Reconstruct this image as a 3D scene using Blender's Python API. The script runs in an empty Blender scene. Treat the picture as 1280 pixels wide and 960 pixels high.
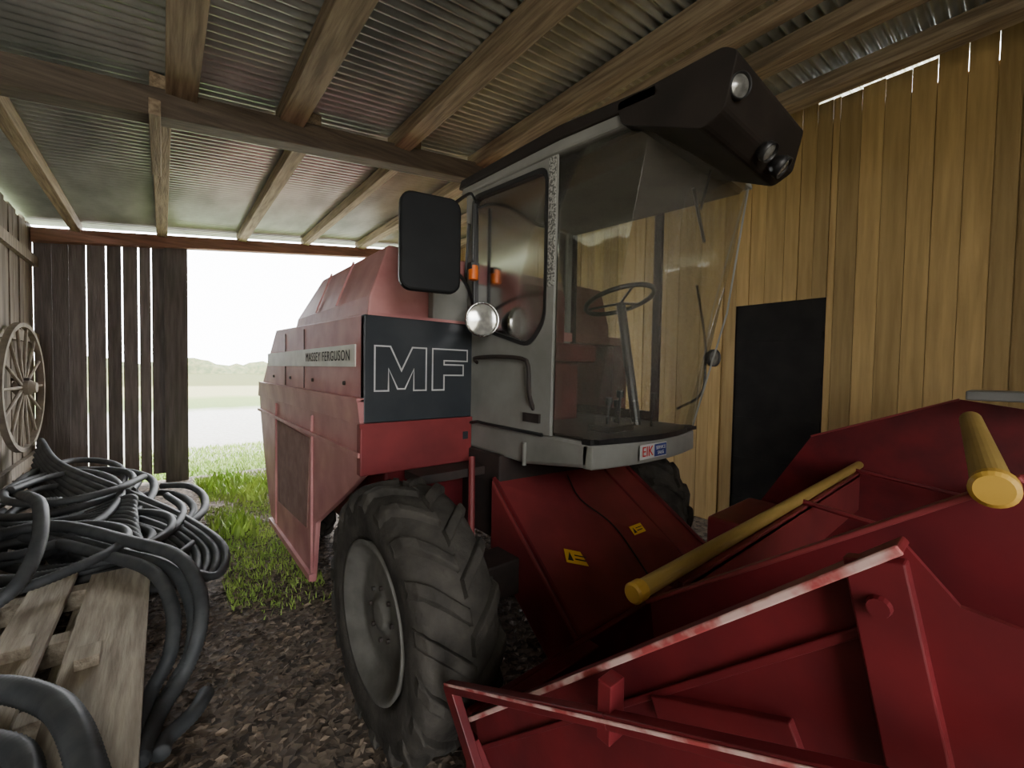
import bpy, math, random
from mathutils import Matrix, Vector, noise
random.seed(7)
COL=bpy.context.collection
# ---------------------------------------------------------------- materials
def mat(name,c1,c2=None,rough=.6,metal=0,scale=6,stretch=(1,1,1),bump=0,island=0,bscale=None,detail=6,spec=.5,ramp=(.35,.65)):
    m=bpy.data.materials.new(name);m.use_nodes=True;nt=m.node_tree;N=nt.nodes;Lk=nt.links
    b=N['Principled BSDF'];b.inputs['Roughness'].default_value=rough;b.inputs['Metallic'].default_value=metal
    b.inputs['Specular IOR Level'].default_value=spec
    c2=c2 or tuple(x*.7 for x in c1)
    tc=N.new('ShaderNodeTexCoord');mp=N.new('ShaderNodeMapping');mp.inputs['Scale'].default_value=stretch
    Lk.new(tc.outputs['Object'],mp.inputs['Vector'])
    nz=N.new('ShaderNodeTexNoise');nz.inputs['Scale'].default_value=scale;nz.inputs['Detail'].default_value=detail
    Lk.new(mp.outputs['Vector'],nz.inputs['Vector'])
    r=N.new('ShaderNodeValToRGB');r.color_ramp.elements[0].position=ramp[0];r.color_ramp.elements[1].position=ramp[1]
    r.color_ramp.elements[0].color=(*c1,1);r.color_ramp.elements[1].color=(*c2,1)
    Lk.new(nz.outputs['Fac'],r.inputs['Fac'])
    out=r.outputs['Color']
    if island:
        g=N.new('ShaderNodeNewGeometry');mr=N.new('ShaderNodeMapRange')
        mr.inputs['To Min'].default_value=1-island;mr.inputs['To Max'].default_value=1+island*.6
        Lk.new(g.outputs['Random Per Island'],mr.inputs['Value'])
        mx=N.new('ShaderNodeVectorMath');mx.operation='SCALE'
        Lk.new(out,mx.inputs[0]);Lk.new(mr.outputs['Result'],mx.inputs['Scale']);out=mx.outputs['Vector']
    Lk.new(out,b.inputs['Base Color'])
    if bump:
        n2=N.new('ShaderNodeTexNoise');n2.inputs['Scale'].default_value=bscale or scale*3;n2.inputs['Detail'].default_value=8
        Lk.new(mp.outputs['Vector'],n2.inputs['Vector'])
        bp=N.new('ShaderNodeBump');bp.inputs['Strength'].default_value=bump;bp.inputs['Distance'].default_value=.02
        Lk.new(n2.outputs['Fac'],bp.inputs['Height']);Lk.new(bp.outputs['Normal'],b.inputs['Normal'])
    return m
RED=mat('red_paint',(.24,.035,.038),(.16,.026,.028),.52,0,3,bump=.05,spec=.4)
REDF=mat('faded_hazy_red_paint',(.58,.27,.26),(.43,.165,.165),.5,0,4,(1,1,1),.08)  # faded red, lightened further so the colour carries the backlight haze
REDD=mat('deep_red_paint',(.155,.014,.018),(.085,.010,.013),.45,0,5,bump=.08,spec=.35)
REDW=mat('worn_edge',(.62,.42,.38),(.36,.06,.06),.5,0,14,ramp=(.42,.6))
BLK=mat('black_panel',(.018,.024,.03),(.03,.035,.04),.45,0,4)
BLKP=mat('black_plastic',(.012,.012,.013),(.025,.025,.025),.4,0,8)
ROOFB=mat('brown_black_roof',(.016,.013,.011),(.028,.022,.018),.65,0,5,spec=.25)
DARK=mat('dark_steel',(.03,.026,.024),(.05,.035,.03),.7,.2,8)
LETT=mat('dark_lettering',(.03,.03,.03),(.05,.05,.045),.8,0,8)
GREY=mat('grey_cab_paint',(.28,.28,.255),(.20,.20,.18),.5,0,4,bump=.03)
HEADL=mat('headliner',(.13,.11,.085),(.08,.07,.055),.7,0,4)
LGREY=mat('perforated_trim',(.42,.42,.38),(.12,.12,.11),.7,0,110,detail=0,ramp=(.48,.56))
STRIPE=mat('pale_stripe',(.78,.78,.7),(.65,.65,.58),.5,0,6)
WHITE=mat('white_paint',(.62,.63,.62),(.5,.51,.5),.5)
YEL=mat('yellow_sticker',(.85,.52,.03),(.75,.42,.02),.5)
BLUE=mat('blue_sticker',(.03,.05,.25),(.02,.04,.2),.5)
SRED=mat('red_letter',(.6,.02,.02),(.5,.02,.02),.5)
ORG=mat('orange_plastic',(.9,.22,.02),(.8,.15,.01),.3)
RUB=mat('dusty_rubber',(.026,.024,.021),(.075,.068,.058),.9,0,9,bump=.4,ramp=(.3,.75),spec=.2)
RIM=mat('dusty_rim',(.13,.125,.11),(.075,.072,.062),.8,.1,8,bump=.15)
CHR=mat('chrome',(.8,.8,.78),(.6,.6,.58),.15,1)
LENS=mat('lamp_lens',(.75,.75,.68),(.5,.5,.46),.12,.6,30)
LENSD=mat('lamp_lens_dull',(.3,.3,.28),(.15,.15,.14),.2,.4,30)
MIRB=mat('mirror_back',(.010,.011,.012),(.014,.015,.016),.5,spec=.15)
HOSE=mat('black_hose',(.045,.05,.054),(.08,.085,.087),.6,0,9)
WOODL=mat('weathered_plank',(.50,.43,.32),(.27,.225,.165),.8,0,5,(6,.6,6),.4,.25)
BATY=mat('mustard_paint',(.40,.27,.075),(.30,.195,.05),.45,0,4,(.6,3,3),.05)
AMB=mat('amber_cap',(.55,.33,.05),(.42,.24,.035),.5,0,5)
METG=mat('grey_metal',(.18,.18,.17),(.12,.12,.11),.5,.3,6)
PURL=mat('purlin_wood',(.44,.34,.22),(.21,.15,.095),.75,0,5,(7,.5,7),.35,.3)
BEAMW=mat('beam_wood',(.15,.115,.08),(.08,.06,.045),.8,0,5,(.5,7,7),.25,.2)
RBEAM=mat('painted_beam',(.28,.14,.10),(.17,.09,.065),.8,0,5,(.5,7,7),.2)
WALLY=mat('wall_boards_warm',(.44,.295,.115),(.30,.195,.07),.7,0,4,(6,6,.4),.2,.3,ramp=(.3,.7))
WALLG=mat('wall_boards_grey',(.28,.235,.19),(.15,.125,.10),.85,0,4,(7,7,.5),.3,.35)
WALLD=mat('wall_boards_dark',(.17,.15,.15),(.10,.09,.088),.85,0,4,(7,7,.5),.3,.35)
DOORM=mat('dark_door',(.009,.008,.008),(.016,.014,.013),.8,0,5,spec=.2)
ROOFM=mat('galvanised_sheet',(.66,.71,.69),(.42,.46,.45),.32,.7,3,(1,.4,1),0)
CHIP=mat('leaf_litter',(.25,.19,.135),(.08,.058,.042),.85,0,20,island=.75)
GRASSM=mat('grass_green',(.28,.44,.08),(.40,.52,.12),.6,0,3,island=.45)
HEDGE=mat('hedge_green',(.09,.12,.05),(.18,.18,.08),.9,0,1.2)
WW=mat('wheel_wood',(.26,.225,.175),(.15,.125,.10),.85,0,8,bump=.2)
CLOTH=mat('dusty_mesh_cloth',(.24,.13,.11),(.32,.19,.16),.9,0,9)
SEAT=mat('seat_vinyl',(.16,.03,.03),(.10,.02,.02),.6)
def floor_mat():
    m=bpy.data.materials.new('litter_floor');m.use_nodes=True;nt=m.node_tree;N=nt.nodes;L=nt.links;b=N['Principled BSDF'];b.inputs['Roughness'].default_value=.9
    tc=N.new('ShaderNodeTexCoord');v=N.new('ShaderNodeTexVoronoi');v.inputs['Scale'].default_value=26;L.new(tc.outputs['Object'],v.inputs['Vector'])
    r=N.new('ShaderNodeValToRGB');r.color_ramp.elements[0].color=(.04,.03,.022,1);r.color_ramp.elements[1].color=(.19,.145,.105,1)
    s=N.new('ShaderNodeSeparateColor');L.new(v.outputs['Color'],s.inputs[0]);L.new(s.outputs[0],r.inputs['Fac'])
    L.new(r.outputs['Color'],b.inputs['Base Color'])
    bp=N.new('ShaderNodeBump');bp.inputs['Strength'].default_value=.6;bp.inputs['Distance'].default_value=.02
    L.new(v.outputs['Distance'],bp.inputs['Height']);L.new(bp.outputs['Normal'],b.inputs['Normal']);return m
FLOORM=floor_mat()
def yard_mat():
    m=bpy.data.materials.new('yard_field');m.use_nodes=True;nt=m.node_tree;N=nt.nodes;L=nt.links;b=N['Principled BSDF'];b.inputs['Roughness'].default_value=.9
    b.inputs['Specular IOR Level'].default_value=.1
    g=N.new('ShaderNodeNewGeometry');s=N.new('ShaderNodeSeparateXYZ');L.new(g.outputs['Position'],s.inputs[0])
    nz=N.new('ShaderNodeTexNoise');nz.inputs['Scale'].default_value=.5;L.new(g.outputs['Position'],nz.inputs['Vector'])
    ma=N.new('ShaderNodeMath');ma.operation='MULTIPLY_ADD';ma.inputs[1].default_value=3;L.new(nz.outputs['Fac'],ma.inputs[0]);L.new(s.outputs['Y'],ma.inputs[2])
    mr=N.new('ShaderNodeMapRange');mr.inputs['From Min'].default_value=2;mr.inputs['From Max'].default_value=102;L.new(ma.outputs[0],mr.inputs['Value'])
    r=N.new('ShaderNodeValToRGB');e=r.color_ramp.elements
    e[0].position=0;e[0].color=(.38,.35,.28,1);e[1].position=1;e[1].color=(.10,.11,.035,1)
    for p,c in((.03,(.38,.35,.28)),(.05,(.14,.2,.06)),(.085,(.16,.23,.06)),(.10,(.34,.33,.29)),(.19,(.38,.37,.34)),(.21,(.12,.17,.05)),(.27,(.14,.19,.055)),(.30,(.26,.25,.12)),(.42,(.26,.25,.12)),(.46,(.10,.11,.03))):
        x=e.new(p);x.color=(*c,1)
    L.new(mr.outputs['Result'],r.inputs['Fac']);n2=N.new('ShaderNodeTexNoise');n2.inputs['Scale'].default_value=12
    L.new(g.outputs['Position'],n2.inputs['Vector'])
    mx=N.new('ShaderNodeVectorMath');mx.operation='SCALE';mr2=N.new('ShaderNodeMapRange');mr2.inputs['To Min'].default_value=.6;mr2.inputs['To Max'].default_value=1.4
    L.new(n2.outputs['Fac'],mr2.inputs['Value']);L.new(r.outputs['Color'],mx.inputs[0]);L.new(mr2.outputs['Result'],mx.inputs['Scale'])
    L.new(mx.outputs['Vector'],b.inputs['Base Color']);return m
YARD=yard_mat()
def glass_mat(name,tint,refl,dust,rough=.04):
    m=bpy.data.materials.new(name);m.use_nodes=True;nt=m.node_tree;N=nt.nodes;L=nt.links;N.clear()
    o=N.new('ShaderNodeOutputMaterial');t=N.new('ShaderNodeBsdfTransparent');t.inputs[0].default_value=(*tint,1)
    g=N.new('ShaderNodeBsdfGlossy');g.inputs['Roughness'].default_value=rough
    f=N.new('ShaderNodeFresnel');f.inputs[0].default_value=refl
    d=N.new('ShaderNodeBsdfDiffuse');d.inputs[0].default_value=(.5,.47,.4,1)
    nz=N.new('ShaderNodeTexNoise');nz.inputs['Scale'].default_value=2.5;nz.inputs['Detail'].default_value=5
    mm=N.new('ShaderNodeMath');mm.operation='MULTIPLY';mm.inputs[1].default_value=dust*2;L.new(nz.outputs['Fac'],mm.inputs[0])
    a=N.new('ShaderNodeMixShader');L.new(mm.outputs[0],a.inputs[0]);L.new(t.outputs[0],a.inputs[1]);L.new(d.outputs[0],a.inputs[2])
    x=N.new('ShaderNodeMixShader');L.new(f.outputs[0],x.inputs[0]);L.new(a.outputs[0],x.inputs[1]);L.new(g.outputs[0],x.inputs[2])
    L.new(x.outputs[0],o.inputs[0]);return m
GLASS=glass_mat('cab_glass',(.93,.95,.92),1.35,.07)
GLASSW=glass_mat('windscreen_glass',(.92,.94,.90),1.45,.12)
GLASSD=glass_mat('door_glass',(.93,.95,.92),1.3,.08,.16)
# ---------------------------------------------------------------- helpers
def mk(name,V,F,m,parent=None,smooth=False,bevel=0,label=None):
    me=bpy.data.meshes.new(name);me.from_pydata([tuple(v) for v in V],[],F);me.update()
    o=bpy.data.objects.new(name,me);COL.objects.link(o)
    if m: me.materials.append(m)
    if smooth:
        for p in me.polygons:p.use_smooth=True
    if bevel:
        b=o.modifiers.new('bevel','BEVEL');b.width=bevel;b.segments=2;b.limit_method='ANGLE'
    if parent:
        o.parent=parent
        if parent.type=='EMPTY': o.matrix_parent_inverse=Matrix.Translation(-parent.location)
    if label:o['label']=label
    return o
class B:
    def __init__(s): s.V=[];s.F=[]
    def add(s,V,F):
        n=len(s.V);s.V+=[Vector(v) for v in V];s.F+=[tuple(i+n for i in f) for f in F];return s
    def box(s,x0,x1,y0,y1,z0,z1):
        return s.add([(x0,y0,z0),(x1,y0,z0),(x1,y1,z0),(x0,y1,z0),(x0,y0,z1),(x1,y0,z1),(x1,y1,z1),(x0,y1,z1)],
          [(0,3,2,1),(4,5,6,7),(0,1,5,4),(1,2,6,5),(2,3,7,6),(3,0,4,7)])
    def prism(s,pts,ax,a,b):
        n=len(pts);V=[]
        for h in(a,b):
            for p in pts:
                q=[p[0],p[1]];q.insert(ax,h);V.append(q)
        F=[tuple(range(n)),tuple(range(2*n-1,n-1,-1))]+[(i,i+n,(i+1)%n+n,(i+1)%n) for i in range(n)]
        return s.add(V,F)
    def ring(s,outer,inner,ax,a,b):
        n=len(outer);V=[]
        for h in(a,b):
            for L in(outer,inner):
                for p in L:
                    q=[p[0],p[1]];q.insert(ax,h);V.append(q)
        F=[]
        for i in range(n):
            j=(i+1)%n
            F+=[(i,j,n+j,n+i),(2*n+i,3*n+i,3*n+j,2*n+j),(i,2*n+i,2*n+j,j),(n+i,n+j,3*n+j,3*n+i)]
        return s.add(V,F)
    def tube(s,P,r,k=10,caps=True):
        P=[Vector(p) for p in P];n=len(P);up=Vector((0,0,1));V=[];prev=None
        for i,p in enumerate(P):
            t=(P[min(i+1,n-1)]-P[max(i-1,0)]).normalized()
            if prev is None:
                a=up if abs(t.z)<.9 else Vector((1,0,0));u=t.cross(a).normalized()
            else:
                u=(prev-t*prev.dot(t)).normalized()
            prev=u;w=t.cross(u)
            rr=r[i] if isinstance(r,(list,tuple)) else r
            for j in range(k):
                a=2*math.pi*j/k;V.append(p+(u*math.cos(a)+w*math.sin(a))*rr)
        F=[(i*k+j,i*k+(j+1)%k,(i+1)*k+(j+1)%k,(i+1)*k+j) for i in range(n-1) for j in range(k)]
        if caps:F+=[tuple(range(k-1,-1,-1)),tuple(range((n-1)*k,n*k))]
        return s.add(V,F)
    def lathe(s,prof,c,ax,k=48,close=False):
        V=[];c=Vector(c)
        ex=[Vector((1,0,0)),Vector((0,1,0)),Vector((0,0,1))]
        A=ex[ax];U=ex[(ax+1)%3];W=ex[(ax+2)%3]
        for h,r in prof:
            for j in range(k):
                a=2*math.pi*j/k;V.append(c+A*h+(U*math.cos(a)+W*math.sin(a))*r)
        n=len(prof)
        F=[(i*k+j,(i+1)*k+j,(i+1)*k+(j+1)%k,i*k+(j+1)%k) for i in range(n-1) for j in range(k)]
        return s.add(V,F)
    def xf(s,M):
        s.V=[M@v for v in s.V];return s
    def go(s,name,m,parent=None,**k): return mk(name,s.V,s.F,m,parent,**k)
def thing(name,label,cat,loc=(0,0,0),group=None):
    e=bpy.data.objects.new(name,None);e.location=loc;e.empty_display_size=.2;COL.objects.link(e)
    e['label']=label;e['category']=cat
    if group:e['group']=group
    return e
def tag(o,label,cat,group=None,kind=None):
    o['label']=label;o['category']=cat
    if group:o['group']=group
    if kind:o['kind']=kind
    return o
def struct(o): o['kind']='structure';return o
def smooth_path(P,step=.02):
    P=[Vector(p) for p in P];out=[]
    Q=[P[0]*2-P[1]]+P+[P[-1]*2-P[-2]]
    for i in range(1,len(Q)-2):
        a,b,c,d=Q[i-1:i+3];n=max(2,int((c-b).length/step))
        for k in range(n):
            t=k/n
            out.append(.5*((2*b)+(c-a)*t+(2*a-5*b+4*c-d)*t*t+(3*b-a-3*c+d)*t**3))
    out.append(P[-1]);return out
def rrect(x0,x1,y0,y1,r,n=5):
    pts=[]
    for cx,cy,a0 in((x1-r,y1-r,0),(x0+r,y1-r,90),(x0+r,y0+r,180),(x1-r,y0+r,270)):
        for i in range(n+1):
            a=math.radians(a0+90*i/n);pts.append((cx+r*math.cos(a),cy+r*math.sin(a)))
    return pts
def round_poly(P,r,n=5):
    out=[];m=len(P)
    for i in range(m):
        p=Vector(P[i]);a=(Vector(P[i-1])-p);b=(Vector(P[(i+1)%m])-p)
        s=p+a.normalized()*r;e=p+b.normalized()*r
        for k in range(n+1):
            t=k/n;q=s*(1-t)**2+p*2*t*(1-t)+e*t*t;out.append((q.x,q.y))
    return out
def text(body,size,m,M,parent,name='lettering',ext=.001,sx=1,label=None,sp=1.0):
    c=bpy.data.curves.new(name,'FONT');c.body=body;c.size=size;c.extrude=ext;c.align_x='CENTER';c.align_y='CENTER';c.space_character=sp
    o=bpy.data.objects.new('tmp',c);COL.objects.link(o);bpy.context.view_layer.update()
    dg=bpy.context.evaluated_depsgraph_get();me=bpy.data.meshes.new_from_object(o.evaluated_get(dg))
    bpy.data.objects.remove(o);me.transform(M@Matrix.Diagonal((sx,1,1,1)));me.materials.clear();me.materials.append(m)
    q=bpy.data.objects.new(name,me);COL.objects.link(q);q.parent=parent
    if parent.type=='EMPTY': q.matrix_parent_inverse=Matrix.Translation(-parent.location)
    if label:q['label']=label
    return q
# ---------------------------------------------------------------- barn
zt=lambda x:3.6+.14*x
XL,XR,YB,YF=-1.26,4.92,8.0,-2.6
b=B();b.add([(XL-.1,YF-.1,0),(XR+.1,YF-.1,0),(XR+.1,YB+.12,0),(XL-.1,YB+.12,0)],[(0,1,2,3)])
struct(b.go('floor',FLOORM))
b=B();b.add([(-250,8.1,-.02),(350,8.1,-.02),(350,500,-.02),(-250,500,-.02)],[(0,1,2,3)])
b.add([(-250,-60,-.02),(350,-60,-.02),(350,8.1,-.02),(-250,8.1,-.02)],[(0,1,2,3)])
o=b.go('ground',YARD);struct(o)
b=B()
def boards(y,ye,z0):
    while y<ye-.01:
        w=random.uniform(.12,.18);y1=min(y+w,ye)
        if ye-y1<.05:y1=ye
        gap=random.uniform(.02,.035) if .35<y<1.25 else random.uniform(-.012,0)
        d=random.uniform(0,.012);b.box(XR+d,XR+.03+d,y+.002,y1-.002,z0,zt(XR)+.118-gap);y=y1
boards(YF,1.16,.02);boards(1.16,1.99,2.5);boards(1.99,YB,.02)
b.box(XR+.05,XR+.07,YF,1.15,0,4.2);b.box(XR+.05,XR+.07,2.0,YB,0,4.2);b.box(XR+.05,XR+.07,1.15,2.0,2.51,4.2)
struct(b.go('wall_right',WALLY))
b=B()
b.box(XR+.02,XR+.045,1.16,1.99,.02,2.50)
for z in(.3,.75,1.2,1.65,2.1): b.box(XR+.01,XR+.02,1.18,1.97,z,z+.07)
struct(b.go('door_1',DOORM))
b=B();y=YF
while y<YB:
    w=random.uniform(.12,.18);y1=min(y+w,YB);d=random.uniform(0,.015)
    b.box(XL-.03-d,XL-d,y+.002,y1-.004,.02,zt(XL)+.05-random.uniform(0,.05));y=y1
b.box(XL-.07,XL-.05,YF,YB,0,3.3)
struct(b.go('wall_left',WALLG))
b=B()
for z in(.5,1.98,2.95): b.box(XL,XL+.05,YF,YB,z,z+.12)
struct(b.go('trim_1',WALLG))
b=B();x=XL
gaps=[-.79,-.60,-.44,-.27,-.13]
edges=[XL,-1.10,-.95]+gaps+[.02]
for i in range(len(edges)-1):
    g=random.uniform(.010,.020) if edges[i] in gaps else .003
    b.box(edges[i]+g,edges[i+1],YB,YB+.03,.03+random.uniform(0,.1),zt(edges[i])-.08)
b.box(.02,.29,YB-.06,YB+.06,0,zt(0)-.1)
x=3.7
while x<XR:
    x1=min(x+.16,XR);b.box(x+.003,x1,YB,YB+.03,.02,zt(x)-.08);x=x1
struct(b.go('wall_back',WALLD))
b=B();x=.15
while x<XR:
    x1=min(x+.18,XR);b.box(x+.002,x1,YF-.03,YF,.02,zt(x)-.02);x=x1
struct(b.go('wall_front_unseen',WALLD))  # unseen wall added behind the camera, sized to keep light off the header
def slopebeam(x0,x1,y0,y1,h,off=0):
    b=B();V=[]
    for x in(x0,x1):
        for y in(y0,y1):
            for dz in(-h,0):V.append((x,y,zt(x)+dz+off))
    b.add(V,[(0,1,3,2),(4,6,7,5),(0,4,5,1),(2,3,7,6),(0,2,6,4),(1,5,7,3)]);return b
tag(slopebeam(XL,XR,3.74,3.9,.19).go('roof_beam',BEAMW,bevel=.008),'dark timber cross beam carrying the roof purlins','roof beam')
tag(slopebeam(XL,XR,YB-.12,YB+.02,.17).go('roof_beam',RBEAM,bevel=.008),'brown-red timber lintel beam above the open doorway','roof beam')
tag(slopebeam(XL,XR,YF+.02,YF+.18,.19).go('roof_beam',BEAMW,bevel=.008),'dark timber cross beam carrying the roof purlins','roof beam')
for i,x in enumerate((-.86,.0,.97,1.9,2.85,3.75,4.65)):
    w=random.uniform(.045,.065)
    o=B().box(x-w,x+w,3.76,YB,zt(x)-.03,zt(x)+.10).go('roof_purlin',PURL,bevel=.005)
    tag(o,'pale weathered timber purlin under corrugated roof sheets','roof purlin','roof purlins')
for i,x in enumerate((.11,.86,1.8,2.72,3.62,4.5)):
    w=random.uniform(.075,.09)
    if i: x-=.06
    o=B().box(x-w,x+w,YF,3.9,zt(x)-.04,zt(x)+.10).go('roof_purlin',PURL,bevel=.005)
    tag(o,'pale weathered timber purlin under corrugated roof sheets','roof purlin','roof purlins')
o=B().box(2.80,2.88,.6,3.4,zt(2.8)-.14,zt(2.8)-.045).go('roof_purlin',PURL,bevel=.004)
tag(o,'short doubled timber fixed under a purlin','roof purlin','roof purlins')
o=B().box(-.06,.0,3.5,4.6,zt(0)-.30,zt(0)-.20).go('hanging_board',PURL,bevel=.004)
tag(o,'short pale board nailed under the cross beam','board')
V=[];F=[];pitch=.076;st=8;ny=int((YB+.6-YF)/pitch*st)
xs=[XL-.25,1.0,3.0,XR+.25]
for i in range(ny+1):
    yy=YF-.3+i*pitch/st
    for x in xs: V.append((x,yy,zt(x)+.13+.0175*math.sin(2*math.pi*i/st)))
k=len(xs)
for i in range(ny):
    for j in range(k-1):
        F.append((i*k+j,(i+1)*k+j,(i+1)*k+j+1,i*k+j+1))
struct(mk('ceiling',V,F,ROOFM,smooth=True))
# ---------------------------------------------------------------- outside
V=[];F=[];nx=260
for i in range(nx+1):
    x=-80+i*1.4
    for j in range(6):
        h=(3.0+1.6*noise.noise(Vector((x*.12,0,0)))+.9*noise.noise(Vector((x*.9,2,0))))*(math.sin(j/5*math.pi))
        V.append((x,118+j*1.5+noise.noise(Vector((x,j,0))),-.1+max(h,0)))
for i in range(nx):
    for j in range(5):F.append((i*6+j,(i+1)*6+j,(i+1)*6+j+1,i*6+j+1))
o=mk('hedgerow',V,F,HEDGE);tag(o,'distant low green hedgerow along the field edge','hedge',kind='stuff')
def grass(name,n,fx,h0,h1,w,label,m):
    V=[];F=[]
    for i in range(n):
        x,y=fx();h=random.uniform(h0,h1);a=random.uniform(0,6.28);dx,dy=math.cos(a)*w,math.sin(a)*w
        lx,ly=random.uniform(-.5,.5)*h,random.uniform(-.5,.5)*h;k=len(V);z=0 if y<8.1 else -.02
        V+=[(x-dx,y-dy,z),(x+dx,y+dy,z),(x+lx*.4+dx*.8,y+ly*.4+dy*.8,z+h*.6),(x+lx*.4-dx*.8,y+ly*.4-dy*.8,z+h*.6),(x+lx,y+ly,z+h)]
        F+=[(k,k+1,k+2,k+3),(k+3,k+2,k+4)]
    o=mk(name,V,F,m);tag(o,label,'grass',kind='stuff')
def fx():
    while True:
        y=random.uniform(3.2,7.88);x=random.uniform(.35,2.4)
        hi=1.0 if y<6 else 2.3
        if x<hi and noise.noise(Vector((x*3,y*2,0)))+random.uniform(-.3,.3)>-.1-(y-4.2)*.1: return x,y
grass('grass',12000,fx,.02,.07,.005,'bright green grass growing on the barn floor by the doorway',GRASSM)
grass('grass',7000,lambda:(random.uniform(-.4,4),random.uniform(8.2,11)),.03,.09,.008,'sunlit green grass strip outside the doorway',GRASSM)
def fx2():
    c=random.choice(((.5,7.2),(.75,7.5),(1.1,6.9),(.9,6.4),(.62,5.2)));return max(.36,random.gauss(c[0],.1)),min(7.85,random.gauss(c[1],.2))
grass('weeds',700,fx2,.06,.17,.016,'taller leafy green weeds at the doorway',GRASSM)
V=[];F=[]
for i in range(17000):
    y=random.uniform(.9,6.2);x=random.uniform(-.6,2.6)
    s=random.uniform(.012,.034);a=random.uniform(0,6.28);M=Matrix.Rotation(a,3,'Z')@Matrix.Rotation(random.uniform(-.7,.7),3,'X')
    k=len(V);c=Vector((x,y,random.uniform(.004,.026)))
    for p in((-s,0,0),(-.2*s,-.45*s,.15*s),(s,0,0),(.1*s,.5*s,.1*s)): V.append(c+M@Vector(p))
    F.append((k,k+1,k+2,k+3))
o=mk('leaf_litter',V,F,CHIP);tag(o,'dry brown leaf and wood chip litter on earth floor','leaf litter',kind='stuff')
# ---------------------------------------------------------------- left side clutter
cx,cy,cz=-1.13,6.65,1.47;R0=.68
ww=thing('wagon_wheel','old wooden spoked cart wheel hung against plank wall','wheel',(cx,cy,cz))
M=Matrix.Translation((cx,cy,cz))@Matrix.Rotation(math.radians(-3),4,'Z')
b=B().lathe([(-.025,R0-.045),(-.025,R0),(.025,R0),(.025,R0-.045),(-.025,R0-.045)],(0,0,0),0,56).xf(M);b.go('felloe_rim',WW,ww)
b=B().lathe([(-.07,0),(-.07,.05),(-.05,.08),(.05,.08),(.1,.05),(.1,0)],(0,0,0),0,24).xf(M);b.go('hub',WW,ww)
for i in range(14):
    a=2*math.pi*i/14;b=B().tube([(0,math.cos(a)*.07,math.sin(a)*.07),(0,math.cos(a)*(R0-.04),math.sin(a)*(R0-.04))],[.018,.013],8).xf(M);b.go('spoke',WW,ww)
b=B().box(XL+.052,-1.08,6.62,6.68,1.54,1.57);tag(b.go('wall_bracket',DARK),'iron wall bracket holding the cart wheel','bracket')
def plank(x0,x1,y0,y1,z0,z1,skew=0,name='plank'):
    b=B().box(x0,x1,y0,y1,z0,z1)
    for v in b.V: v.x+=skew*(v.y-y0)/(y1-y0)
    o=b.go(name,WOODL,bevel=.004);return o
for x0,x1,y0,y1,sk in((-.93,-.72,1.3,3.5,.04),(-.62,-.44,1.45,3.75,.02),(-.35,-.07,1.3,3.62,.0)):
    tag(plank(x0,x1,y0,y1,.385,.42,sk),'weathered grey-brown timber plank under coiled hoses','plank','planks of the stack')
for y in(1.6,2.3,2.9,3.5):
    tag(plank(-.85,-.12,y,y+.1,.27,.383,0,'timber_bearer'),'rough square timber supporting planks','timber','bearers of the stack')
for x in(-.78,-.42,-.24):
    tag(plank(x,x+.09,1.45,3.6,.0,.268,0,'timber_bearer'),'rough square timber supporting planks','timber','bearers of the stack')
for i,(x0,y0,y1) in enumerate(((-.95,4.0,6.2),(-.7,3.9,6.0),(-.42,4.1,5.9),(-.2,4.2,5.6))):
    tag(plank(x0,x0+.18,y0,y1,.16,.2),'weathered grey-brown timber plank under coiled hoses','plank','planks of the stack')
for y in(4.3,5.3):
    tag(plank(-.98,-.0,y,y+.12,0,.158,0,'timber_bearer'),'rough square timber supporting planks','timber','bearers of the stack')
o=B().box(-.30,-.22,2.5,2.62,.42,.47).go('wood_offcut',WOODL,bevel=.004);tag(o,'small wooden block lying on planks','wood block')
o=B().box(-.56,-.46,2.75,2.87,.42,.475).go('wood_offcut',WOODL,bevel=.004);tag(o,'small wooden block lying on planks','wood block')
def hose(P,r,label='black corrugated plastic drainage hose looped on the pile',ridge=True):
    pts=smooth_path(P,.010)
    rr=[r*(1+.13*(i%2)) for i in range(len(pts))]
    o=B().tube(pts,rr,10).go('hose',HOSE,smooth=True);tag(o,label,'hose','hoses in the coiled pile');return o
for k,(dx,dz,r) in enumerate(((0,0,.034),(-.09,.02,.032),(.03,.08,.034))):
    hose([(-.95,4.25,.5+dz),(-.63+dx,4.31,.5+dz),(-.22+dx,3.72,.48+dz),(.03+dx,3.29,.46+dz),(.12+dx,2.95,.36+dz),(.11+dx,2.75,.22+dz),(.04+dx,2.70,.1+dz*.3),(-.04+dx*.5,2.55,.05+dz*.2),(-.09+dx*.3,2.3,.045+dz*.2)],r)
for k in range(12):
    j=k*.055
    hose([(-1.05,6.9-j,.85-.045*k+.02),(-.8,6.1-j,.72-.038*k),(-.3-.03*k,5.2-j,.55-.033*k+.03),(.1-j*.5,4.7-j,.38-.02*k+.02),(.36-j,4.05+.03*k,.26-.016*k+.02),(.3-j,3.68+j*.4,.2-.008*k),(.1-j,3.78+j,.26-.01*k),(-.2,4.15+j,.36+.02*k),(-.6,4.6+.04*k,.42),(-.95,5.2,.4)],random.uniform(.022,.031))
hose([(-.85,4.9,.7),(-.72,4.4,.78),(-.6,3.9,.82),(-.55,3.5,.7),(-.60,3.25,.56),(-.78,3.3,.46),(-1.0,3.6,.45)],.032)
hose([(-1.0,4.6,.8),(-.82,4.0,.9),(-.74,3.5,.82),(-.74,3.2,.6),(-.88,3.05,.47),(-1.1,3.2,.46)],.032)
hose([(-1.05,4.3,.75),(-.9,3.8,.86),(-.8,3.4,.78),(-.82,3.1,.55),(-.95,2.95,.46),(-1.12,3.0,.46)],.03)
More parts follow.
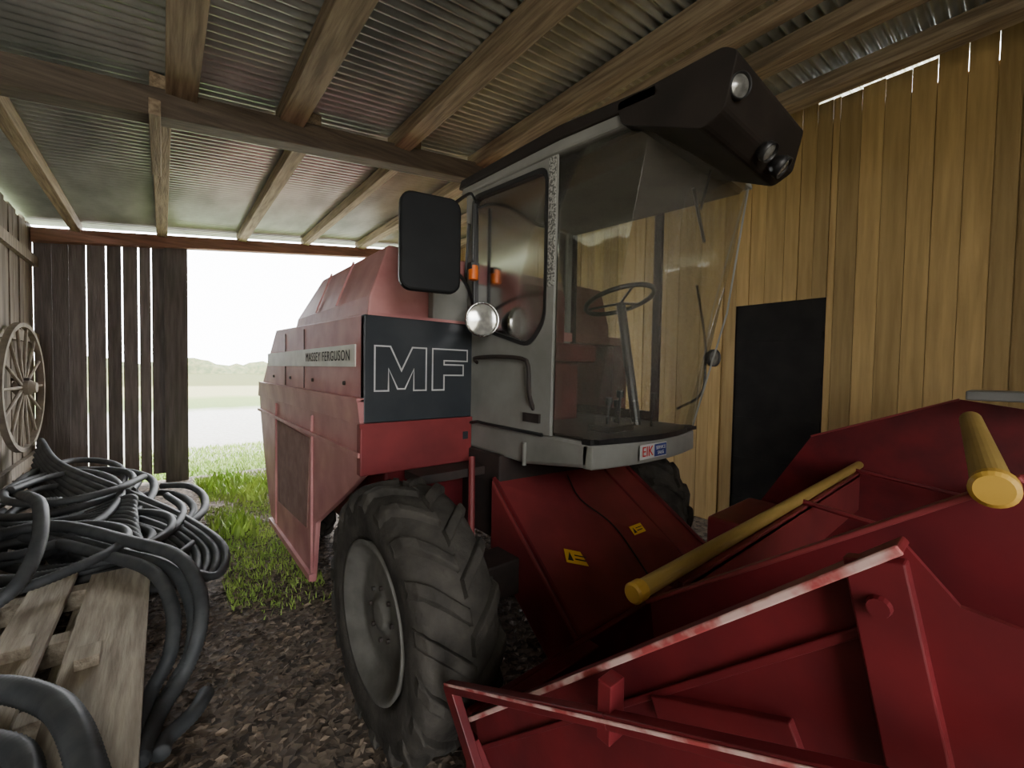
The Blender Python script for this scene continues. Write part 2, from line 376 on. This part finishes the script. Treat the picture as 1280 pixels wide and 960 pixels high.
hose([(-1.05,2.7,.49),(-.75,2.6,.48),(-.5,2.45,.48),(-.34,2.25,.48),(-.25,2.02,.5),(-.19,1.8,.48),(-.16,1.62,.47),(-.18,1.4,.47)],.042)
hose([(-1.0,2.35,.46),(-.6,2.25,.46),(-.42,2.1,.46),(-.34,1.95,.46),(-.32,1.75,.46),(-.36,1.45,.46)],.036)
hose([(-.02,2.3,.045),(.0,2.38,.045),(.1,2.48,.045),(.16,2.6,.045)],.034)
def coil(c,rx,ry,turns,z0,dz,r,tilt=0):
    P=[];n=int(turns*10);ph=random.uniform(0,6.28)
    for i in range(n+1):
        a=ph+i/10*2*math.pi;q=1+.16*math.sin(i*.37+ph)+random.uniform(-.03,.03)
        x=max(-1.16,c[0]+rx*q*math.cos(a));y=c[1]+ry*q*math.sin(a)
        P.append((x,y,z0+dz*i/n+tilt*math.sin(a)+random.uniform(-.012,.012)))
    hose(P,r)
for a in (((-.45,4.8),.52,.85,2.2,.24,.16,.028),((-.6,5.4),.45,.9,2.2,.3,.22,.030,.05),
  ((-.72,5.9),.38,.9,2.2,.38,.25,.03,.06),((-.15,4.6),.42,.6,1.8,.23,.08,.026),((-.62,3.95),.45,.5,1.6,.45,.12,.027),
  ((-.1,5.3),.38,.8,1.7,.23,.15,.03),((-.72,5.0),.38,.85,2.0,.42,.2,.028,.05),
  ((-.5,4.3),.5,.5,2.0,.34,.16,.026),((-.65,5.6),.45,.8,2,.5,.15,.028)): coil(*a)
# ---------------------------------------------------------------- combine
cb=thing('combine_harvester','faded red combine harvester with grey cab parked in barn','combine harvester',(2.08,3.2,0))
X0,Y0=.85,2.29
B().box(1.0,3.2,Y0+.06,5.1,.62,1.98).go('chassis_body',REDD,cb,bevel=.02)
up=[(Y0,1.56),(Y0,2.03),(4.62,2.09),(4.95,1.86),(5.33,1.56)]
side=B().prism(up,0,X0,X0+.05).go('side_panel',REDF,cb,bevel=.008)
b=B()
V=[(X0,Y0,1.56),(X0,5.33,1.56),(X0-.035,Y0,1.545),(X0-.035,5.36,1.545),(X0-.02,Y0,1.42),(X0-.02,5.5,1.40),(X0+.05,Y0,1.56),(X0+.05,5.33,1.56),(X0+.05,Y0,1.42),(X0+.05,5.5,1.40)]
b.add(V,[(0,2,3,1),(2,4,5,3),(0,6,8,4,2),(1,3,5,9,7),(4,8,9,5)]);
b.box(X0-.04,X0+.02,Y0,5.33,1.545,1.565)
lv=b.go('louvre_panel',REDF,cb)
B().prism([(Y0,1.13),(Y0,1.42),(5.5,1.40),(5.46,1.25),(5.26,.83),(4.85,.2),(3.3,.12),(3.2,.6),(2.5,1.0)],0,X0-.005,X0+.03).go('skirt_panel',REDF,cb,bevel=.006)
B().prism([(3.42,.5),(3.35,1.2),(4.5,1.22),(4.45,.45)],0,X0-.013,X0-.004).go('dust_cloth',CLOTH,cb,label='dusty brown mesh screen')
b=B()
for y in(3.28,4.55): b.box(X0-.02,X0-.003,y,y+.03,.2,1.38)
b.box(X0-.03,X0,Y0,5.48,1.235,1.26)
b.box(X0-.03,X0+.02,3.28,4.8,.14,.19)
b.go('skirt_rib',REDF,cb)
B().box(X0-.008,X0,Y0+.12,5.0,1.74,1.87).go('stripe',STRIPE,cb,label='pale cream decal stripe')
for y in(3.55,4.2):B().box(X0-.004,X0+.0,y,y+.008,1.57,2.03).go('panel_seam',DARK,cb)
for y in (2.6,3.3,4.0,4.7):
    B().lathe([(-.012,0),(-.012,.012),(0,.014)],(X0,y,1.64),0,10).go('panel_bolt',DARK,cb)
Ms=Matrix(((0,0,-1,X0-.0095),(-1,0,0,2.98),(0,1,0,1.805),(0,0,0,1)))
text('MASSEY FERGUSON',.092,LETT,Ms,cb,sx=1.08,ext=.0006,sp=1.16)
B().prism([(4.6,.75),(4.6,2.04),(4.95,1.84),(5.33,1.54),(5.46,1.38),(5.44,1.25),(5.22,.85)],0,X0+.04,3.26).go('rear_hood',REDF,cb)
B().prism([(Y0,1.13),(Y0,2.03),(4.62,2.09),(5.33,1.56),(5.5,1.25),(4.85,.4),(3.3,.4)],0,3.26,3.31).go('side_panel',REDF,cb)
B().box(X0+.03,3.28,Y0+.02,4.65,1.98,2.05).go('top_deck',REDF,cb)
B().box(X0,1.57,Y0-.004,Y0+.05,1.425,2.03).go('front_panel',BLK,cb,bevel=.006,label='black front panel with outlined letters')
B().box(X0-.02,1.57,Y0-.01,Y0+.05,1.13,1.42).go('front_lower_panel',RED,cb,bevel=.008)
B().box(X0-.03,1.57,Y0-.022,Y0+.0,1.40,1.425).go('front_trim',RED,cb)
def loops(P,x0,z0,s,y):
    b=B();pts=[Vector((x0+p[0]*s,0,z0+p[1]*s)) for p in P];n=len(pts);w=.0042
    def off(d):
        o=[]
        for i in range(n):
            a=(pts[i]-pts[i-1]).normalized();c=(pts[(i+1)%n]-pts[i]).normalized()
            na=Vector((-a.z,0,a.x));nc=Vector((-c.z,0,c.x));m=(na+nc);m=m/max(.35,m.dot(na));q=pts[i]+m*d;o.append((q.x,q.z))
        return o
    b.ring(off(w),off(-w),1,y-.002,y);return b
Mg=[(0,0),(0,1),(.36,1),(.63,.46),(.90,1),(1.26,1),(1.26,0),(.94,0),(.94,.50),(.72,.04),(.54,.04),(.32,.50),(.32,0)]
Fg=[(0,0),(0,1),(1.0,1),(1.0,.72),(.32,.72),(.32,.62),(.88,.62),(.88,.36),(.32,.36),(.32,0)]
loops(Mg,.91,1.605,.255,Y0-.004).go('outlined_letter',WHITE,cb,label='white outlined capital letter')
loops(Fg,1.275,1.605,.255,Y0-.004).go('outlined_letter',WHITE,cb,label='white outlined capital letter')
B().box(1.50,1.54,Y0-.012,Y0-.009,1.28,1.33).go('small_label',BLK,cb)
def loft(secs):
    bb=B();V=[v for s in secs for v in s];n=len(secs[0])
    F=[(i*n+j,i*n+(j+1)%n,(i+1)*n+(j+1)%n,(i+1)*n+j) for i in range(len(secs)-1) for j in range(n)]
    F+=[tuple(range(n))[::-1],tuple(range((len(secs)-1)*n,len(secs)*n))];bb.add(V,F);return bb
rect=lambda x0,x1,y0,y1,z:[(x0,y0,z),(x1,y0,z),(x1,y1,z),(x0,y1,z)]
loft([rect(.92,3.2,2.42,4.2,2.03),rect(.93,3.2,2.42,4.12,2.16),rect(1.05,3.1,2.44,3.78,2.48),rect(1.12,3.0,2.5,3.72,2.50)]).go('grain_tank',REDF,cb,bevel=.01)
for y in(3.0,3.5): 
    b=B()
    b.add([(.925,y,2.16),(1.045,y,2.48),(1.045,y+.015,2.48),(.925,y+.015,2.16),(.915,y,2.165),(1.035,y,2.485),(1.035,y+.015,2.485),(.915,y+.015,2.165)],[(0,1,2,3),(4,7,6,5),(0,4,5,1),(2,6,7,3),(1,5,6,2),(0,3,7,4)])
    b.go('tank_rib',REDF,cb)
B().box(1.30,1.56,2.33,2.40,2.03,2.32).go('tank_front_box',GREY,cb,bevel=.01)
# ---- cab
XC,XD=1.58,2.59
cabb=B()
cabb.prism([(2.36,1.22),(2.36,1.39),(1.28,1.39),(1.30,1.26),(1.76,1.20)],0,XC,XD)
cab=cabb.go('cab',GREY,cb,bevel=.02,label='grey painted operator cab')
B().box(XC+.02,XD-.02,1.25,2.34,1.385,1.405).go('cab_floor',BLKP,cab)
B().ring([(XC,1.39),(XD,1.39),(XD,2.9),(XC,2.9)],[(XC+.06,2.02),(XD-.06,2.02),(XD-.06,2.85),(XC+.06,2.85)],1,2.33,2.37).go('rear_wall',GREY,cab)
B().box(XC+.06,XD-.06,2.348,2.352,2.02,2.85).go('window_pane',GLASS,cab)
def sideframe(x,nm):
    out=[(2.36,1.39),(2.37,2.93),(1.53,2.87),(1.55,1.39)]
    g=round_poly([(2.27,2.02),(2.29,2.86),(1.60,2.81),(1.60,2.0),(1.72,1.87)],.07,5)
    c=Vector((1.94,2.35))
    def clip(p):
        d=Vector(p)-c;best=9
        poly=[Vector(q) for q in out]
        for i in range(4):
            a=poly[i];e=poly[(i+1)%4]-a;den=d.x*e.y-d.y*e.x
            if abs(den)<1e-9:continue
            w=a-c;t=(w.x*e.y-w.y*e.x)/den;s=(w.x*d.y-w.y*d.x)/den
            if t>0 and -1e-6<=s<=1+1e-6:best=min(best,t)
        q=c+d*best;return (q.x,q.y)
    G=[];O=[]
    for p in g: G.append(p);O.append(clip(p))
    pts=list(zip(O,G))
    for corner in out:
        d=(Vector(corner)-c).normalized()
        best=None
        for i in range(len(g)):
            a=Vector(g[i]);e=Vector(g[(i+1)%len(g)])-a;den=d.x*e.y-d.y*e.x
            if abs(den)<1e-9:continue
            w=a-c;t=(w.x*e.y-w.y*e.x)/den;s=(w.x*d.y-w.y*d.x)/den
            if t>0 and 0<=s<=1:best=c+d*t
        if best is not None: pts.append((corner,(best.x,best.y)))
    pts.sort(key=lambda pq:math.atan2(pq[1][1]-c.y,pq[1][0]-c.x))
    f=B().ring([p[0] for p in pts],[p[1] for p in pts],0,x-.015,x+.015).go(nm,GREY,cab,bevel=.003)
    B().prism(g,0,x-.003,x+.003).go('window_pane',GLASSD,f)
    n=len(g);cc=Vector((sum(p[0] for p in g)/n,sum(p[1] for p in g)/n))
    gi=[tuple(cc+(Vector(p)-cc)*.965) for p in g];go_=[tuple(cc+(Vector(p)-cc)*1.02) for p in g]
    B().ring(go_,gi,0,x-.022,x+.022).go('window_seal',BLKP,f)
    return f
door=sideframe(XC,'cab_door')
B().ring([(1.53,1.39),(2.36,1.39),(2.37,2.93),(1.53,2.87)],[(1.585,1.47),(2.29,1.47),(2.30,2.87),(1.585,2.82)],0,XD-.015,XD+.015).go('side_frame',DARK,cab,bevel=.004)
B().prism([(1.585,1.47),(2.29,1.47),(2.30,2.87),(1.585,2.82)],0,XD-.003,XD+.003).go('window_pane',GLASS,cab)
B().tube(smooth_path([(XC-.01,2.22,1.78),(XC-.05,2.2,1.81),(XC-.05,1.95,1.815),(XC-.05,1.74,1.80),(XC-.05,1.69,1.76),(XC-.045,1.68,1.6),(XC-.01,1.68,1.52)],.03),.012,8).go('grab_handle',DARK,door)
B().box(XC-.03,XC-.015,1.62,1.75,1.45,1.5).go('latch',DARK,door)
B().tube([(XC-.02,1.74,1.2),(XC-.02,1.74,1.33)],.012,8).go('step_rod',GREY,cab)
B().tube(smooth_path([(XC-.02,2.33,2.7),(XC-.02,2.36,2.3),(XC-.02,2.35,1.45),(XC-.02,2.2,1.40),(XC-.02,1.6,1.39)],.05),.01,8).go('door_seal',BLKP,cab)
B().box(XC-.02,XC-.016,1.535,1.585,2.18,2.85).go('pillar_trim',LGREY,cab,label='pale perforated trim strip')
for x in(XC,XD):
    B().prism([(1.53,1.40),(1.285,1.40),(1.0,2.81),(1.53,2.86)],0,x-.003,x+.003).go('window_pane',GLASS,cab)
B().tube([(XD,1.285,1.40),(XD+.01,1.10,2.1),(XD,1.0,2.81)],.006,8).go('corner_seal',GREY,cab)
V=[];F=[];nx=16;nz=8
for i in range(nx+1):
    u=i/nx;x=XC+(XD-XC)*u;bow=.08*math.sin(math.pi*u)
    for j in range(nz+1):
        v=j/nz;V.append((x,1.285-(.285*v)-bow,1.40+1.42*v))
for i in range(nx):
    for j in range(nz):F.append((i*(nz+1)+j,(i+1)*(nz+1)+j,(i+1)*(nz+1)+j+1,i*(nz+1)+j+1))
mk('windscreen',V,F,GLASSW,cab,smooth=True)
pts=[(XC,1.34)]+[(XC+(XD-XC)*i/12,1.285-.085*math.sin(math.pi*i/12)) for i in range(13)]+[(XD,1.34)]
B().prism(pts,2,1.375,1.405).go('windscreen_sill',BLKP,cab)
B().prism([(XC,1.34)]+[(XC+(XD-XC)*i/12,1.275-.065*math.sin(math.pi*i/12)) for i in range(13)]+[(XD,1.34)],2,1.255,1.376).go('front_fascia',GREY,cab,bevel=.01)
rf=B().prism([(2.42,2.90),(2.40,2.96),(1.5,2.93),(1.0,2.865),(.98,2.80),(1.55,2.855)],0,XC-.03,XD+.03).go('cab_roof',GREY,cab,bevel=.015)
B().prism([(2.43,2.945),(2.40,3.0),(1.5,2.975),(.95,2.905),(.95,2.85),(1.5,2.905)],0,XC-.045,XD+.045).go('roof_skin',ROOFB,rf,bevel=.01)
vis=B().prism(round_poly([(1.15,2.915),(.69,2.90),(.64,2.86),(.68,2.68),(.76,2.64),(1.12,2.81)],.02,3),0,XC-.045,XD-.33).go('roof_visor',ROOFB,cab,bevel=.012,smooth=False)
B().prism([(2.30,2.84),(2.30,2.88),(1.02,2.80),(1.04,2.78)],0,XC+.02,XD-.02).go('headliner',HEADL,cab)
def lamp(c,r,d,parent,name,housing,nrm=(0,-1,0),lens=None):
    M=Matrix.Translation(c)@Vector((0,0,1)).rotation_difference(Vector(nrm)).to_matrix().to_4x4()
    h=B().lathe([(-d,0),(-d,r*.4),(-d*.6,r*.75),(-.01,r),(.01,r),(.01,r*.9)],(0,0,0),2,28).xf(M).go(name,housing,parent,smooth=True)
    B().lathe([(.004,r*.93),(.012,r*.6),(.016,0)],(0,0,0),2,28).xf(M).go('lamp_lens',lens or LENS,h,smooth=True)
    B().lathe([(.0,r*.9),(.016,r*.92),(.016,r*1.03),(-.01,r*1.03)],(0,0,0),2,28).xf(M).go('lamp_bezel',CHR if not lens else BLKP,h,smooth=True)
    return h
lamp((1.58,.655,2.76),.043,.06,cab,'work_lamp',BLKP,(-.5,-1,-.3),LENSD)
lamp((1.92,.67,2.655),.038,.06,cab,'work_lamp',BLKP,(-.1,-1,-.9),LENSD)
lamp((2.08,.67,2.645),.045,.06,cab,'work_lamp',BLKP,(.3,-1,-.9),LENSD)
B().tube([(1.52,2.2,2.78),(1.52,2.2,2.02)],.012,8).go('mirror_bar',BLKP,cab)
B().tube(smooth_path([(1.57,2.25,2.79),(1.5,2.2,2.82),(1.40,2.1,2.78),(1.2,1.95,2.62),(1.05,1.9,2.5)],.03),.010,8).go('mirror_arm',BLKP,cab)
B().tube(smooth_path([(1.58,2.25,2.02),(1.52,2.2,2.1),(1.4,2.08,2.2),(1.25,1.95,2.25),(1.1,1.9,2.3)],.03),.010,8).go('mirror_arm',BLKP,cab)
M=Matrix.Translation((1.03,1.88,2.36))@Matrix.Rotation(math.radians(-14),4,'Z')
B().prism(rrect(-.155,.155,-.24,.24,.06),1,-.02,.03).xf(M).go('wing_mirror',MIRB,cab,bevel=.012)
B().lathe([(-.045,0),(-.045,.03),(.045,.03),(.045,0)],(1.49,2.17,2.34),2,16).go('turn_signal',ORG,cab,bevel=.006)
B().box(1.46,1.52,2.15,2.2,2.36,2.4).go('signal_bracket',BLKP,cab)
lamp((1.44,2.0,2.03),.1,.1,cab,'headlamp',BLKP,(-.35,-1,-.05))
B().tube([(1.58,2.2,1.98),(1.5,2.12,1.98),(1.46,2.06,1.98)],.014,8).go('lamp_bracket',BLKP,cab)
lamp((2.77,1.25,1.84),.055,.06,cab,'headlamp',BLKP,(-.2,-1,-.05),LENSD)
B().tube(smooth_path([(2.6,1.4,1.5),(2.72,1.3,1.6),(2.77,1.3,1.8),(2.74,1.3,2.0),(2.62,1.3,2.3)],.04),.008,8).go('lamp_bracket',BLKP,cab)
B().tube([(2.1,.98,2.78),(2.05,1.01,2.55)],.007,6).go('wiper',BLKP,cab)
B().tube([(1.95,1.0,2.62),(2.16,1.04,2.42)],.008,6).go('wiper_blade',BLKP,cab)
def torus(c,R1,r,nrm,k=40,m=8):
    P=[Vector((R1*math.cos(2*math.pi*i/k),R1*math.sin(2*math.pi*i/k),0)) for i in range(k+1)]
    M=Matrix.Translation(c)@Vector((0,0,1)).rotation_difference(Vector(nrm)).to_matrix().to_4x4()
    return B().tube(P,r,m,False).xf(M),M
t,M=torus((2.22,1.60,2.19),.215,.015,(0,.32,1));sw=t.go('steering_wheel',BLKP,cab,smooth=True)
for a in(0,120,240):
    a=math.radians(a);B().tube([(0,0,-.02),(.2*math.cos(a),.2*math.sin(a),0)],.008,6).xf(M).go('steering_spoke',BLKP,cab)
B().tube([(2.22,1.59,2.17),(2.17,1.42,1.42)],.028,12).go('steering_column',BLKP,cab)
b=B();b.prism(rrect(1.9,2.35,1.85,2.2,.06),2,1.8,1.92);b.prism(rrect(1.9,2.35,1.9,2.35,.06),1,2.18,2.28);b.box(2.0,2.25,1.95,2.15,1.4,1.8)
b.go('operator_seat',SEAT,cab,bevel=.02)
for x,y,h in((1.92,1.45,.16),(1.98,1.42,.2),(2.02,1.47,.14),(2.3,1.4,.18)):
    b=B();b.tube([(x,y,1.4),(x+.02,y,1.4+h)],.009,6);b.lathe([(-.02,0),(-.02,.02),(.02,.02),(.02,0)],(x+.02,y,1.4+h+.01),2,10);b.go('control_lever',BLKP,cab)
b=B();b.box(1.82,2.05,1.36,1.5,1.4,1.44);b.go('pedal_box',BLKP,cab)
st_=B().box(1.87,2.12,1.195,1.2,1.285,1.36).go('dealer_sticker',WHITE,cab,label='white dealer sticker with red and blue lettering')
B().box(2.0,2.115,1.193,1.196,1.29,1.355).go('sticker_block',BLUE,cab)
text('EIK',.075,SRED,Matrix(((1,0,0,1.935),(0,0,-1,1.194),(0,1,0,1.322),(0,0,0,1))),cab,sx=1.0)
text('SERVICE',.026,WHITE,Matrix(((1,0,0,2.058),(0,0,-1,1.192),(0,1,0,1.335),(0,0,0,1))),cab)
text('SALG',.026,WHITE,Matrix(((1,0,0,2.058),(0,0,-1,1.192),(0,1,0,1.308),(0,0,0,1))),cab)
b=B();b.box(1.2,2.9,1.7,1.9,.5,.7);b.box(1.55,2.7,1.95,2.4,.7,1.22);b.go('front_axle',DARK,cb,bevel=.01)
B().tube([(1.45,2.1,1.2),(1.35,1.95,.75)],.02,8).go('step_strut',RED,cb)
B().box(1.1,1.57,2.1,2.29,1.08,1.13).go('platform',DARK,cb)
def wheel(cx,cy,cz,R,w,rr,name='front_wheel',side=-1,nl=18):
    h=w/2
    prof=[(-h*.75,rr),(-h*.98,rr+.04),(-h*1.02,rr+(R-rr)*.45),(-h*.97,R-.09),(-h*.85,R-.055),(-h*.5,R-.035),(0,R-.03),(h*.5,R-.035),(h*.85,R-.055),(h*.97,R-.09),(h*1.02,rr+(R-rr)*.45),(h*.98,rr+.04),(h*.75,rr)]
    b=B().lathe(prof,(cx,cy,cz),0,64)
    t=b.go(name,RUB,cb,smooth=True,label='dusty black lugged agricultural tyre')
    lg=B()
    def pt(x,a,r): return (cx+x,cy+r*math.cos(a),cz+r*math.sin(a))
    for s in(-1,1):
        for i in range(nl):
            a0=2*math.pi*(i+(.5 if s>0 else 0))/nl+random.uniform(-.008,.008)
            st=[]
            for x,da,rb,rt in((0.0,0,R-.035,R-.006),(h*.35,.10,R-.04,R-.004),(h*.7,.2,R-.05,R-.010),(h*.93,.27,R-.07,R-.038),(h*1.02,.31,R-.12,R-.098)):
                st.append((x*s,a0-da,rb,rt+random.uniform(-.003,.002)))
            V=[]
            for x,a,rb,rt in st:
                wd=.072;xo=.006*s if abs(x)>h*.9 else 0
                V+=[pt(x,a-wd,rb-.01),pt(x+xo,a-wd*.62,rt),pt(x+xo,a+wd*.62,rt),pt(x,a+wd,rb-.01)]
            F=[(0,1,2,3)]+[(j*4+k,j*4+k+1,(j+1)*4+k+1,(j+1)*4+k) for j in range(4) for k in range(3)]+[(16,19,18,17)]
            lg.add(V,F)
    lg.go('tyre_tread',RUB,t,bevel=.007)
    s=side
    b=B().lathe([(s*h*.75,rr+.0),(s*h*.98,rr+.018),(s*h*.98,rr-.002),(s*h*.8,rr-.025),(s*h*.72,rr-.05),(s*h*.62,rr-.065),(s*h*.58,rr-.10),(s*h*.66,rr*.55),(s*h*.62,.12),(s*h*.62,.075),(s*h*.72,.065),(s*h*.74,.045),(s*h*.74,0)],(cx,cy,cz),0,48)
    rm=b.go('wheel_rim',RIM,t,smooth=True)
    for i in range(8):
        a=2*math.pi*i/8;B().tube([pt(s*h*.58,a,.12),pt(s*h*.70,a,.12)],.010,6).go('wheel_nut',DARK,t)
    return t
wheel(.88,1.82,.6,.6,.36,.33)
wheel(3.04,2.12,.6,.6,.32,.33,side=1)
wheel(1.2,4.5,.36,.36,.2,.2,'rear_wheel',nl=14)
wheel(2.96,4.5,.36,.36,.2,.2,'rear_wheel',side=1,nl=14)
# ---- feeder house
V=[(1.5,1.97,1.08),(2.8,2.0,1.06),(2.85,1.2,.50),(1.5,1.28,.46),(1.5,1.97,.65),(2.8,2.0,.65),(2.85,1.2,.12),(1.5,1.28,.1)]
fd=B().add(V,[(0,1,2,3),(4,7,6,5),(0,3,7,4),(1,5,6,2),(3,2,6,7),(0,4,5,1)]).go('feeder_house',RED,cb,bevel=.015)
nrm=(Vector(V[3])-Vector(V[0])).cross(Vector(V[1])-Vector(V[0])).normalized()
if nrm.z<0:nrm=-nrm
ey=(Vector(V[0])-Vector(V[3])).normalized();ex=ey.cross(nrm).normalized()
def on_feed(u,v):
    a=Vector(V[3]).lerp(Vector(V[2]),u);c=Vector(V[0]).lerp(Vector(V[1]),u);return a.lerp(c,v)
def stick(u,v,w,h,rot,m,name,lift=.02):
    c=on_feed(u,v)+nrm*lift;R3=Matrix((ex,ey,nrm)).transposed()@Matrix.Rotation(rot,3,'Z')
    M=Matrix.Translation(c)@R3.to_4x4()
    o=B().box(-w/2,w/2,-h/2,h/2,0,.0015).xf(M).go(name,m,fd)
    b=B();b.add([(-w*.42,-h*.32,.003),(-w*.18,-h*.32,.003),(-w*.3,h*.32,.003)],[(0,1,2)]).box(-w*.1,w*.42,h*.1,h*.18,.002,.003).box(-w*.1,w*.35,-h*.2,-h*.1,.002,.003)
    b.xf(M).go('warning_print',BLKP,fd)
stick(.2,.36,.16,.08,-.45,YEL,'warning_label',.01);stick(.62,.38,.13,.06,0,YEL,'warning_label',.035)
for u in(.015,.985):
    a=on_feed(u,0);c=on_feed(u,1);B().tube([a+nrm*.01,c+nrm*.01],.014,6).go('feeder_rib',REDD,fd)
a=on_feed(.78,.0);c=on_feed(.78,1);B().tube([a+nrm*.01,c+nrm*.01],.010,6).go('feeder_rib',REDD,fd)
B().tube(smooth_path([on_feed(.45,.9)+nrm*.03,on_feed(.42,.7)+nrm*.03,on_feed(.5,.45)+nrm*.03,on_feed(.48,.1)+nrm*.03],.04),.005,6).go('cable',BLKP,fd)
# ---- header
hd=B()
hd.box(.84,3.6,1.2,1.23,.15,.5).box(.84,3.6,.0,1.21,.12,.15).box(.84,1.5,1.14,1.2,.44,.5).box(2.85,3.6,1.14,1.2,.44,.62)
hd=hd.go('header',REDD,cb,bevel=.006,label='red grain header with reel')
B().box(2.86,3.58,1.06,1.3,.4,.76).go('drive_cover',RED,hd,bevel=.02)
A=[(1.10,.50),(1.12,.57),(.09,1.50),(.03,1.43),(-.9,1.33),(-.9,.3),(.9,.2),(1.05,.3)]
B().prism(A,0,.80,.812).go('end_plate',REDD,hd)
def bar(p,q,w,h,m,name,side=Vector((1,0,0))):
    p=Vector(p);q=Vector(q);d=(q-p).normalized();s=side.normalized();n=d.cross(s).normalized();V=[]
    for e in(p,q):
        for a,c in((-1,-1),(1,-1),(1,1),(-1,1)):V.append(e+s*a*w/2+n*c*h/2)
    return B().add(V,[(0,1,2,3),(7,6,5,4),(0,4,5,1),(1,5,6,2),(2,6,7,3),(3,7,4,0)]).go(name,m,hd,bevel=.003)
bar((.785,1.12,.565),(.785,.085,1.50),.06,.012,REDD,'plate_flange')
bar((.757,1.12,.565),(.757,.085,1.50),.006,.014,REDW,'worn_flange_edge')
bar((.795,1.06,.50),(.795,.12,1.36),.012,.014,REDD,'plate_rib')
bar((.785,.115,1.47),(.785,.03,1.06),.03,.07,REDD,'plate_upright')
B().lathe([(-.012,0),(-.012,.013),(0,.015)],(.768,.105,1.41),0,16).go('pivot_pin',REDD,hd)
bar((.79,.45,1.03),(.79,.2,1.14),.02,.05,REDD,'plate_bracket')
bar((.72,1.16,.68),(.72,.52,.995),.03,.03,REDD,'divider_bar')
bar((.72,.52,.995),(.72,-.5,1.47),.03,.03,REDD,'divider_bar')
bar((.703,1.16,.695),(.703,-.5,1.485),.004,.008,REDW,'worn_bar_edge')
bar((.74,.53,.94),(.74,.53,1.07),.05,.035,REDD,'bar_bracket')
bar((.72,1.15,.69),(.76,1.0,.40),.03,.05,REDD,'divider_foot')
bar((.76,1.08,.52),(.80,.9,.30),.05,.02,REDD,'divider_foot')
b=B();b.tube([(.62,1.2,.28),(.66,1.12,.36),(.72,1.05,.42)],.014,8);b.tube([(.63,1.22,.2),(.62,1.2,.34)],.012,8);b.tube([(.6,1.16,.24),(.70,1.14,.22)],.012,8)
b.go('hitch_lever',REDW,hd)
Bp=[(.61,1.115),(-.02,1.585),(-.6,1.75),(-.9,1.3),(-.6,.6),(.2,.5),(.58,.9)]
B().prism(Bp,0,1.02,1.03).go('reel_shield',REDD,hd)
bar((1.012,.61,1.11),(1.012,-.02,1.58),.03,.01,RED,'shield_flange')
Cp=[(1.28,.64),(.9,1.30),(.18,1.61),(-.5,1.5),(-.5,.3),(1.2,.2)]
B().prism(Cp,0,3.6,3.612).go('end_plate',REDD,hd)
bar((3.59,.9,1.30),(3.59,.18,1.61),.04,.012,RED,'plate_flange')
B().box(3.2,3.56,-.4,.14,1.62,1.67).go('grey_bracket',METG,hd,bevel=.008,label='grey metal guard piece')
bats=[(.62,1.145),(.01,1.56),(-.47,1.02),(.1,.55)]
for i,(y,z) in enumerate(bats):
    p0,p1=((.96,.008,1.565),(1.85,.068,1.61)) if i==1 else ((.96,y,z),(3.56,y,z))
    bt=B().tube([p0,p1],.024,24).go('reel_bat',BATY,hd,smooth=False,label='yellow painted reel bat tube')
    B().lathe([(-.012,0),(-.012,.022),(-.006,.028),(.03,.028),(.03,.022)],p0,0,24).go('bat_cap',AMB,bt,label='amber end cap')
    if i==0:
        B().box(1.15,3.4,y-.035,y-.02,z-.26,z-.02).go('bat_backing',RED,bt)
        B().box(1.15,3.4,y-.035,y+.06,z-.045,z-.032).go('bat_backing',RED,bt)
b=B().tube([(1.0,.06,1.08),(3.58,.06,1.08)],.04,14)
for x in(2.3,3.35):
    for y,z in bats:
        if y!=.01: b.tube([(x,.06,1.08),(x,y,z)],.012,6)
b.go('reel_shaft',REDD,hd)
b=B().tube([(.85,.78,.42),(3.58,.78,.42)],.13,20);n=220;V=[];F=[]
for i in range(n+1):
    u=i/n;x=.9+u*2.65;tn=x*3.3*(1 if x<2.1 else -1)*2*math.pi/1.6
    for r in(.12,.25):V.append((x,.78+r*math.cos(tn),.42+r*math.sin(tn)))
for i in range(n):F.append((i*2,i*2+1,i*2+3,i*2+2))
b.add(V,F);b.go('auger',REDD,hd)
b=B().box(.84,3.6,-.1,0.02,.1,.13)
for i in range(36):
    x=.9+i*.075;b.add([(x-.02,-.1,.115),(x+.02,-.1,.115),(x,-.2,.115)],[(0,1,2)])
b.go('cutter_bar',DARK,hd)
# ---------------------------------------------------------------- light
w=bpy.data.worlds.new('World');bpy.context.scene.world=w;w.use_nodes=True;nt=w.node_tree
bg=nt.nodes['Background'];bg.inputs[0].default_value=(.97,.98,1.0,1);bg.inputs[1].default_value=15.0
def area(name,loc,target,sx,sy,e,col):
    l=bpy.data.lights.new(name,'AREA');l.shape='RECTANGLE';l.size=sx;l.size_y=sy;l.energy=e;l.color=col
    o=bpy.data.objects.new(name,l);COL.objects.link(o);o.location=loc
    o.rotation_euler=(Vector(target)-Vector(loc)).to_track_quat('-Z','Y').to_euler();return o
area('added_wall_fill',(-.5,-2.5,2.9),(4.2,3.4,3.0),1.2,1.0,26,(1,.88,.7))  # added fill lamp without a real source, brightens the upper right wall
# ---------------------------------------------------------------- camera
cd=bpy.data.cameras.new('camera');cam=bpy.data.objects.new('camera',cd);COL.objects.link(cam)
cd.sensor_width=36;cd.lens=520/1280*36;cd.clip_start=.02;cd.clip_end=2000
R=Matrix.Rotation(math.radians(-40),3,'Z')@Matrix.Rotation(math.radians(90-1.76),3,'X')@Matrix.Rotation(math.radians(1.0),3,'Z')
cam.matrix_world=Matrix.Translation((0,0,1.73))@R.to_4x4()
bpy.context.scene.camera=cam
